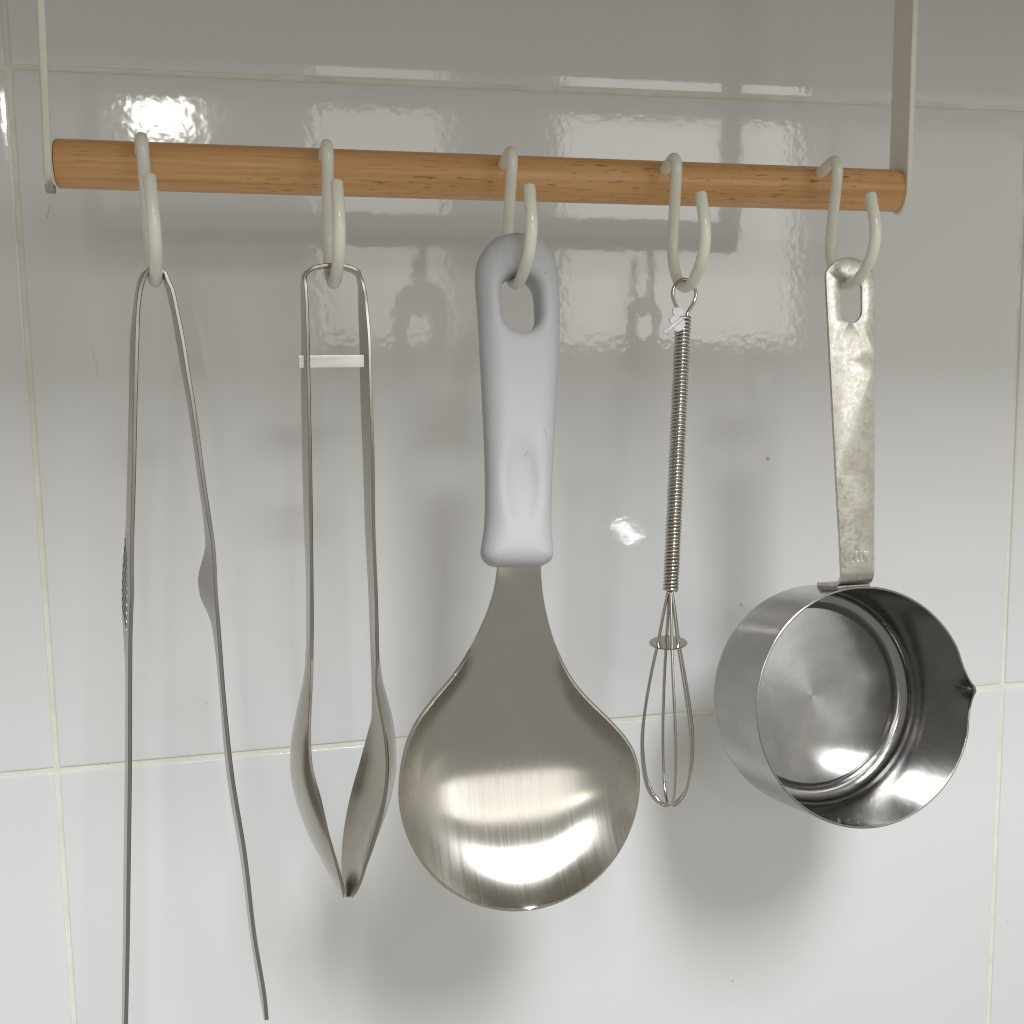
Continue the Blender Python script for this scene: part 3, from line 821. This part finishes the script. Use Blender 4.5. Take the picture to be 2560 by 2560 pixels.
fc = Vector([float(q) for q in pw(0, 0, PH)])
fme = make_mesh('floor', V, F, M_POT_BASE, True); fme.transform(Matrix.Translation(-fc))
fq = Vector([float(q) for q in -PN]).rotation_difference(Vector((0, 1, 0)))
fme.transform(fq.to_matrix().to_4x4())
fo = bpy.data.objects.new('pot_floor', fme); C.objects.link(fo); fo.parent = pot
fo.location = fc - pot.location; fo.rotation_euler = fq.inverted().to_euler()
# flat handle: outline in a plane, slotted, bent back over the body at its foot
ho = np.array([HB[4][0], HB[4][1] - .0006, HB[4][2]])
foot = np.array([.2690, -.1010, PC[2] + PR * PZ[2] + .0012])
hv = ho - foot; hvn = np.array([0, hv[1], hv[2]]); hvn /= np.linalg.norm(hvn)
hnn = np.array([0, -hvn[2], hvn[1]]); hnn = hnn if hnn[1] < 0 else -hnn
def hd(u, v):
    p = at_plane(u, v, ho, hnn) - ho; return p[0], p @ hvn
HO = [(2118, 643.5), (2100, 647), (2084, 656), (2071, 670), (2064, 681), (2063, 695), (2066, 760), (2073.5, 900), (2089, 1200), (2098, 1355), (2102, 1440)]
HOr = [(2102, 1440), (2098, 1355)]
ROUT = [(2137, 645.5), (2156, 655), (2171, 669), (2181, 681), (2183, 695), (2183.5, 760), (2184, 900), (2184, 1200), (2183.5, 1355), (2183.5, 1440)]
lo = [hd(u, v) for u, v in HO]; ro = [hd(u, v) for u, v in ROUT]
lfoot = min(lo[-1][1], ro[-1][1])
lo[-1] = (lo[-1][0], lfoot); ro[-1] = (ro[-1][0], lfoot)
sx0, sl0 = hd(2100, 745); sx1, _ = hd(2153, 745); sr = (sx1 - sx0) / 2; sc = (sx0 + sx1) / 2
stop = .00178 + .0004; sbot = hd(2126, 808)[1]
slot = []
for k in range(13):
    a = math.pi * k / 12; slot.append((sc + sr * math.cos(a), stop - sr + sr * math.sin(a)))
for k in range(13):
    a = math.pi + math.pi * k / 12; slot.append((sc + sr * math.cos(a), sbot + sr + sr * math.sin(a)))
EXT = .0165                                                    # extra length that is bent back
outl = lo[:-1] + [lo[-1]] + [(lo[-1][0] - .0001, lfoot - EXT)] + [(ro[-1][0] - .0006, lfoot - EXT)] + ro[::-1]
bm = bmesh.new()
def loop_edges(pts):
    vs_ = [bm.verts.new((p[0], 0, p[1])) for p in pts]
    return [bm.edges.new((vs_[i], vs_[(i + 1) % len(vs_)])) for i in range(len(vs_))]
es = loop_edges(outl) + loop_edges(slot)
bmesh.ops.triangle_fill(bm, edges=es, use_beauty=True, use_dissolve=False)
for c in list(np.linspace(lfoot - EXT + .001, lfoot + .006, 28)) + list(np.linspace(lfoot + .01, .004, 12)):
    bmesh.ops.bisect_plane(bm, geom=bm.verts[:] + bm.edges[:] + bm.faces[:], plane_co=(0, 0, c), plane_no=(0, 0, 1))
bmesh.ops.recalc_face_normals(bm, faces=bm.faces)
me = bpy.data.meshes.new('handle'); 
RBEND = .0042
lb = lfoot + .0015                                             # bend starts here
ang = math.radians(90) + math.asin(max(-1, min(1, -hnn[2]))) - math.asin(PN[2]) * 0.0
tabdir = -PN                                                   # along the body, towards the wall
for v in bm.verts:
    x, l = v.co.x, v.co.z
    if l >= lb: p = ho + EX * x + hvn * l
    else:
        s = lb - l; th = s / RBEND; tmax = math.acos(max(-1, min(1, float(np.dot(-hvn, tabdir)))))
        cen = ho + hvn * lb - hnn * RBEND
        tcl = min(th, tmax)
        p = cen + hnn * RBEND * math.cos(tcl) - hvn * RBEND * math.sin(tcl)
        if th > tmax: p = p + tabdir * (s - tmax * RBEND)
        p = p + EX * x
    v.co = Vector(p)
bm.to_mesh(me); bm.free()
me.polygons.foreach_set('use_smooth', [True] * len(me.polygons)); me.materials.append(M_POT_HANDLE)
hobj = link('handle', me, pot); solidify(hobj, .0012, .0002, 2, 0.0)
# weld plate under the bent foot of the handle
V, F = [], []
for d in (.0030, .0165):
    for k in range(9):
        a = math.pi / 2 + (k / 8 - .5) * .30
        for r in (PR - .0001, PR + .0011): V.append(pw(r * math.cos(a), r * math.sin(a), d))
for k in range(8):
    F += [(2 * k + 1, 2 * k + 3, 18 + 2 * k + 3, 18 + 2 * k + 1), (2 * k, 2 * k + 1, 2 * k + 3, 2 * k + 2)[::-1], (18 + 2 * k, 18 + 2 * k + 1, 18 + 2 * k + 3, 18 + 2 * k + 2), (2 * k, 2 * k + 2, 20 + 2 * k, 18 + 2 * k)]
F += [(0, 1, 19, 18), (16, 17, 35, 34)]
link('weld_plate', make_mesh('weld', V, F, M_POT, True, 40), pot)
# stamped lettering near the foot of the handle
tcv = bpy.data.curves.new('stamp', 'FONT'); tcv.body = 'OCOK'; tcv.size = .0058; tcv.extrude = .00010; tcv.align_x = 'CENTER'; tcv.align_y = 'CENTER'; tcv.space_character = .92
tmp = bpy.data.objects.new('stamp_tmp', tcv); C.objects.link(tmp)
dg = bpy.context.evaluated_depsgraph_get(); tme = bpy.data.meshes.new_from_object(tmp.evaluated_get(dg)); bpy.data.objects.remove(tmp)
tx_, tl_ = hd(2145, 1394)
mt4 = Matrix.Identity(4)
wdt = max(v.co.x for v in tme.vertices) - min(v.co.x for v in tme.vertices); sxx = .0072 / wdt
for i in range(3):
    mt4[i][0] = EX[i] * sxx; mt4[i][1] = hvn[i] * .95; mt4[i][2] = hnn[i]
    mt4[i][3] = (ho + EX * tx_ + hvn * tl_ + hnn * .00062)[i]
tme.transform(mt4); tme.materials.clear(); tme.materials.append(M_POT_HANDLE)
so = link('stamped_lettering', tme, pot)
# pressed measuring marks inside the lower wall
parts = []
for row, (d, n, w) in enumerate(((.0050, 9, .0011), (.0095, 6, .0011))):
    for k in range(n):
        a0 = math.radians(-104 + row * 4) + k * .085
        if row and k in (2,): continue
        q = [pw((PR - PT - .00005) * math.cos(a0 + s), (PR - PT - .00005) * math.sin(a0 + s), d + t) for s, t in ((0, 0), (.004 * ((k * 7) % 3 - 1), .0011), (.02 * ((k % 2)), .0019))]
        parts.append(tube_geo(crom(q, 3), .00017, 6))
V, F = join_geo(parts)
link('measuring_marks', make_mesh('marks', V, F, M_POT, True), pot)
